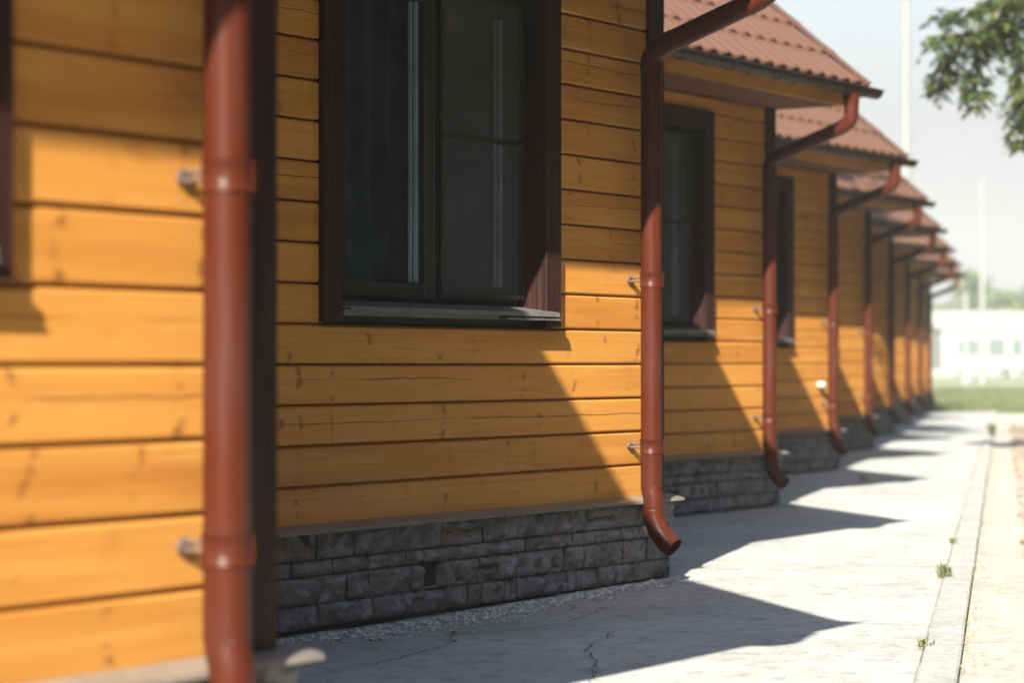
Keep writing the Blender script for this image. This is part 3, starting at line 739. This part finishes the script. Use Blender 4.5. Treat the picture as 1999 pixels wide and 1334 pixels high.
def far_tree(name, x, y, h, wd, label, seed, mat='fleaf', n=1500, size=.34, group='pale trees far behind the white carriage'):
    rg = random.Random(seed); root = empty(name, (x, y, 0)); tag(root, label, 'tree', group)
    t = MB(); t.tube([(0, 0, -.1), (.05, 0, h*.25), (0, .1, h*.5), (.1, 0, h*.8)], [h*.028, h*.02, h*.015, h*.005], 8)
    cl = []
    for i in range(16):
        a = rg.uniform(0, 6.283); z = h*rg.uniform(.35, .93); rr = wd*.5*rg.uniform(.2, .9)*math.sin(math.pi*min(.95, (z/h-.15)/.95))
        e = Vector((math.cos(a)*rr, math.sin(a)*rr, z)); cl.append(e); t.tube([(0, 0, z*.55), e*.5+Vector((0, 0, z*.35)), e], [h*.008, h*.006, h*.002], 5)
    t.build('trunk', M['bark'], root); m = MB(); tv = []
    for i in range(n):
        c = rg.choice(cl); q = c+Vector([rg.gauss(0, wd*.10) for _ in range(2)]+[rg.gauss(0, h*.07)])
        d1 = Vector([rg.gauss(0, 1) for _ in range(3)]).normalized(); d2 = d1.cross(Vector([rg.gauss(0, 1) for _ in range(3)])).normalized(); s = size*rg.uniform(.5, 1.2)
        m.add([q-d1*s, q+d2*s*.5, q+d1*s, q-d2*s*.5], [(0, 1, 2, 3)]); tv.append(rg.random())
    o = m.build('crown', M[mat], root); tint_attr(o, tv); return root
def at(px, Z): return ((px-1000)/F*Z, Z)
x, y = at(1893, 205); far_tree('birch_tree', x, y, 8.6, 5., 'tall pale tree between the two distant poles', 1)
x, y = at(1985, 190); far_tree('birch_tree', x, y, 6.6, 6.5, 'pale green tree at the right edge above the white carriage', 2)
x, y = at(1840, 230); far_tree('birch_tree', x, y, 6.4, 6., 'low pale tree right behind the last cottage', 3)
x, y = at(1940, 220); far_tree('birch_tree', x, y, 5.6, 5., 'low round pale tree just right of the right distant pole', 4)

# ---------------------------------------------------------------- things far behind
def pole(px, Z, h, r, label, arm=0):
    x, y = at(px, Z); root = empty('lamp_pole', (x, y, 0)); tag(root, label, 'pole', 'pale poles beyond the row of cottages')
    m = MB(); m.tube([(0, 0, 0), (0, 0, h*.5), (0, 0, h)], [r*1.3, r, r*.75], 16); m.build('shaft', M['post'], root)
    c = MB(); c.tube([(0, 0, -.02), (0, 0, .06), (0, 0, .07)], [r*2.2, r*2.2, r*1.4], 16); c.build('base_plate', M['post'], root)
    if arm:
        a = MB(); a.tube(smooth_path([(0, 0, h-.1), (.3*arm, 0, h+.2), (1.2*arm, 0, h+.35)], 5), .04, 10); a.build('arm', M['post'], root)
        l = MB(); l.box(min(1.1*arm, 1.9*arm), max(1.1*arm, 1.9*arm), -.15, .15, h+.28, h+.40); l.build('lamp_head', M['post'], root)
    return root
pole(1769, 66, 15, .11, 'thick tall white pole rising above the tiled roofs', 1)
pole(1918, 120, 10.2, .12, 'thinner distant pole with its top against the sky, right of the pale tree')
pole(1886, 125, 4.7, .14, 'short stout pale pole left of the thin distant pole')
# long white carriage-like cabin on a dark undercarriage
def carriage():
    Z = 150; s = Z/F; cx = (1999+1838)/2; x0 = (1838-1000)*s; x1 = (2120-1000)*s; ox = (x0+x1)/2
    root = empty('white_cabin', (ox, Z, 0)); tag(root, 'long white cabin with windows on a dark trestle base, far beyond the lawn', 'cabin')
    a, b = x0-ox, x1-ox
    m = MB(); m.box(a, b, 0, 3., .62, 3.05, .08); m.build('body', M['white'], root)
    m = MB(); m.prism([(-.15, 3.052), (1.5, 3.35), (3.15, 3.052)], a-.1, b+.1); m.build('roof', M['white'], root)
    X = a+.9; i = 0; rg = random.Random(3)
    while X < b-1.2:
        w_ = (1.5, 1.1, .7)[i % 3]; f = MB(); f.box(X, X+w_, -.05, .03, 1.45, 2.6, .02); wf = f.build('window', M['teal'] if i % 3 else M['white'], root)
        g_ = MB(); g_.box(X+.09, X+w_/2-.03, -.075, -.051, 1.54, 2.51); g_.box(X+w_/2+.03, X+w_-.09, -.075, -.051, 1.54, 2.51); g_.build('pane', M['darkglass'], wf); X += w_+(.5, .35, 1.1)[i % 3]; i += 1
    X = a+.8
    while X < b-.6:
        t = MB(); 
        t.add([(X, .2, 0), (X+.18, .2, 0), (X+.55, .2, .62), (X+.37, .2, .62), (X, .4, 0), (X+.18, .4, 0), (X+.55, .4, .62), (X+.37, .4, .62)], [(0,1,2,3),(7,6,5,4),(0,4,5,1),(1,5,6,2),(2,6,7,3),(3,7,4,0)])
        t.box(X+.6, X+.95, .15, .5, 0, .615); t.build('trestle', M['under'], root); X += rg.uniform(.9, 1.9)
carriage()
def low_house():
    Z = 176; s = Z/F; x0 = (1815-1000)*s; x1 = (2100-1000)*s; ox = (x0+x1)/2; root = empty('plaster_house', (ox, Z, 0))
    tag(root, 'wide pale plaster house with a low roof standing behind the white cabin', 'house')
    m = MB(); m.box(x0-ox, x1-ox, 0, 6, -.1, 3.7); wl = m.build('wall', M['plaster'], root)
    m = MB(); m.prism([(-.4, 3.71), (3, 4.9), (6.4, 3.71)], x0-ox-.3, x1-ox+.3); m.build('roof', M['plaster'], root)
    for i in range(4):
        X = x0-ox+1+i*2.7; f = MB(); f.box(X, X+1.2, -.05, .03, 1.1, 2.7, .02); wf = f.build('window', M['white'], root); g_ = MB(); g_.box(X+.1, X+1.1, -.07, -.051, 1.2, 2.6); g_.build('pane', M['darkglass'], wf)
low_house()
# lawn blades (beyond the path's end) and fallen leaves on the verge
rg = random.Random(5); lb = MB(); tv = []
for i in range(26000):
    y = 51.5+60*rg.random()**1.6; x = rg.uniform(.165, .225)*y; h = rg.uniform(.04, .11); a = rg.uniform(0, 3.14); wv = Vector((math.cos(a), math.sin(a), 0))*.02
    b = Vector((x, y, -.03)); t = b+Vector((rg.gauss(0, .03), rg.gauss(0, .03), h)); lb.add([b-wv, b+wv, t], [(0, 1, 2)]); tv.append(rg.random())
o = lb.build('grass', M['blade']); tint_attr(o, tv); tag(o, 'green lawn grass beyond the end of the concrete path', 'grass', kind='stuff')
fl = MB(); tv = []
for i in range(4200):
    y = rg.uniform(8, 40); x = rx(y, KR)+.24+abs(rg.gauss(0, .7))+max(0, (12-y))*.06
    s = rg.uniform(.012, .032); a = rg.uniform(0, 6.283); u = Vector((math.cos(a), math.sin(a), rg.uniform(-.4, .4)))*s; v = Vector((-math.sin(a), math.cos(a), rg.uniform(-.5, .5)))*s*.6
    c = Vector((x, y, -.022+rg.uniform(.006, .03))); fl.add([c-u, c-v, c+u, c+v], [(0, 1, 2, 3)]); tv.append(rg.random())
for i in range(420):
    y = rg.uniform(7, 30); x = rx(y, KR)+rg.uniform(.0, .14)*rg.random()
    s = rg.uniform(.006, .016); a = rg.uniform(0, 6.283); u = Vector((math.cos(a), math.sin(a), .2))*s; v = Vector((-math.sin(a), math.cos(a), .2))*s*.5
    c = Vector((x, y, -.012)); fl.add([c-u, c-v, c+u, c+v], [(0, 1, 2, 3)]); tv.append(rg.random())
for i in range(1500):
    y = rg.uniform(6.8, 30); k_ = rg.choice((KL-.004, KR+.006)); x = rx(y, k_)+rg.gauss(0, .010)+(abs(rg.gauss(0, .03)) if k_ > KL else 0)
    if math.sin(y*2.1+k_)+.6*math.sin(y*5.3) < rg.uniform(-1.2, 1.2): continue
    s = rg.uniform(.003, .009); a = rg.uniform(0, 6.283); u = Vector((math.cos(a), math.sin(a), .3))*s; v = Vector((-math.sin(a), math.cos(a), .3))*s*.5
    c = Vector((x, y, .004)); fl.add([c-u, c-v, c+u, c+v], [(0, 1, 2, 3)]); tv.append(rg.random())
o = fl.build('fallen_leaves', M['dry']); tint_attr(o, tv); tag(o, 'orange fallen leaves strewn over the pale verge right of the kerb', 'fallen leaves', kind='stuff')

# unseen trees right of the path, added dense to darken panes and facades
rg = random.Random(31); bt = MB(); tv = []
for i in range(11):
    y0 = -14+i*6.2; x0 = rx(y0, KR)+7.6+rg.uniform(-.5, .8); h = rg.uniform(12, 15)
    bt.tube([(x0, y0, -.05), (x0+.1, y0, h*.4), (x0, y0+.2, h*.8)], [.22, .16, .05], 8); tv += [.5]*(16+2)
    for k in range(5200):
        a = rg.uniform(0, 6.283); z = h*rg.uniform(.06, 1); rr = 3.3*rg.random()**.4*min(1, (1.08-z/h)*2.2)
        q = Vector((x0+math.cos(a)*rr, y0+math.sin(a)*rr*1.1, z)); d1 = Vector([rg.gauss(0, 1) for _ in range(3)]).normalized(); d2 = d1.cross(Vector([rg.gauss(0, 1) for _ in range(3)])).normalized(); sz = rg.uniform(.22, .46)
        bt.add([q-d1*sz, q+d2*sz*.6, q+d1*sz, q-d2*sz*.6], [(0, 1, 2, 3)]); tv.append(rg.random()*.5)
o = bt.build('unseen_tree_belt', M['leaf']); tint_attr(o, tv); tag(o, 'dense belt of unseen trees added right of the path to cut light', 'tree belt', kind='stuff')
# summer haze
hz = MB(); hz.box(-120, 140, -60, 330, -1.2, 19); ho = hz.build('haze', None or bpy.data.materials.new('haze_air'))
hm = ho.data.materials[0]; hm.use_nodes = True; t_ = hm.node_tree; t_.nodes.clear(); oo = t_.nodes.new('ShaderNodeOutputMaterial'); pv = t_.nodes.new('ShaderNodeVolumePrincipled')
pv.inputs['Color'].default_value = (.93, .95, .94, 1); pv.inputs['Density'].default_value = .0009; pv.inputs['Anisotropy'].default_value = 0.
t_.links.new(pv.outputs[0], oo.inputs['Volume']); tag(ho, kind='stuff')
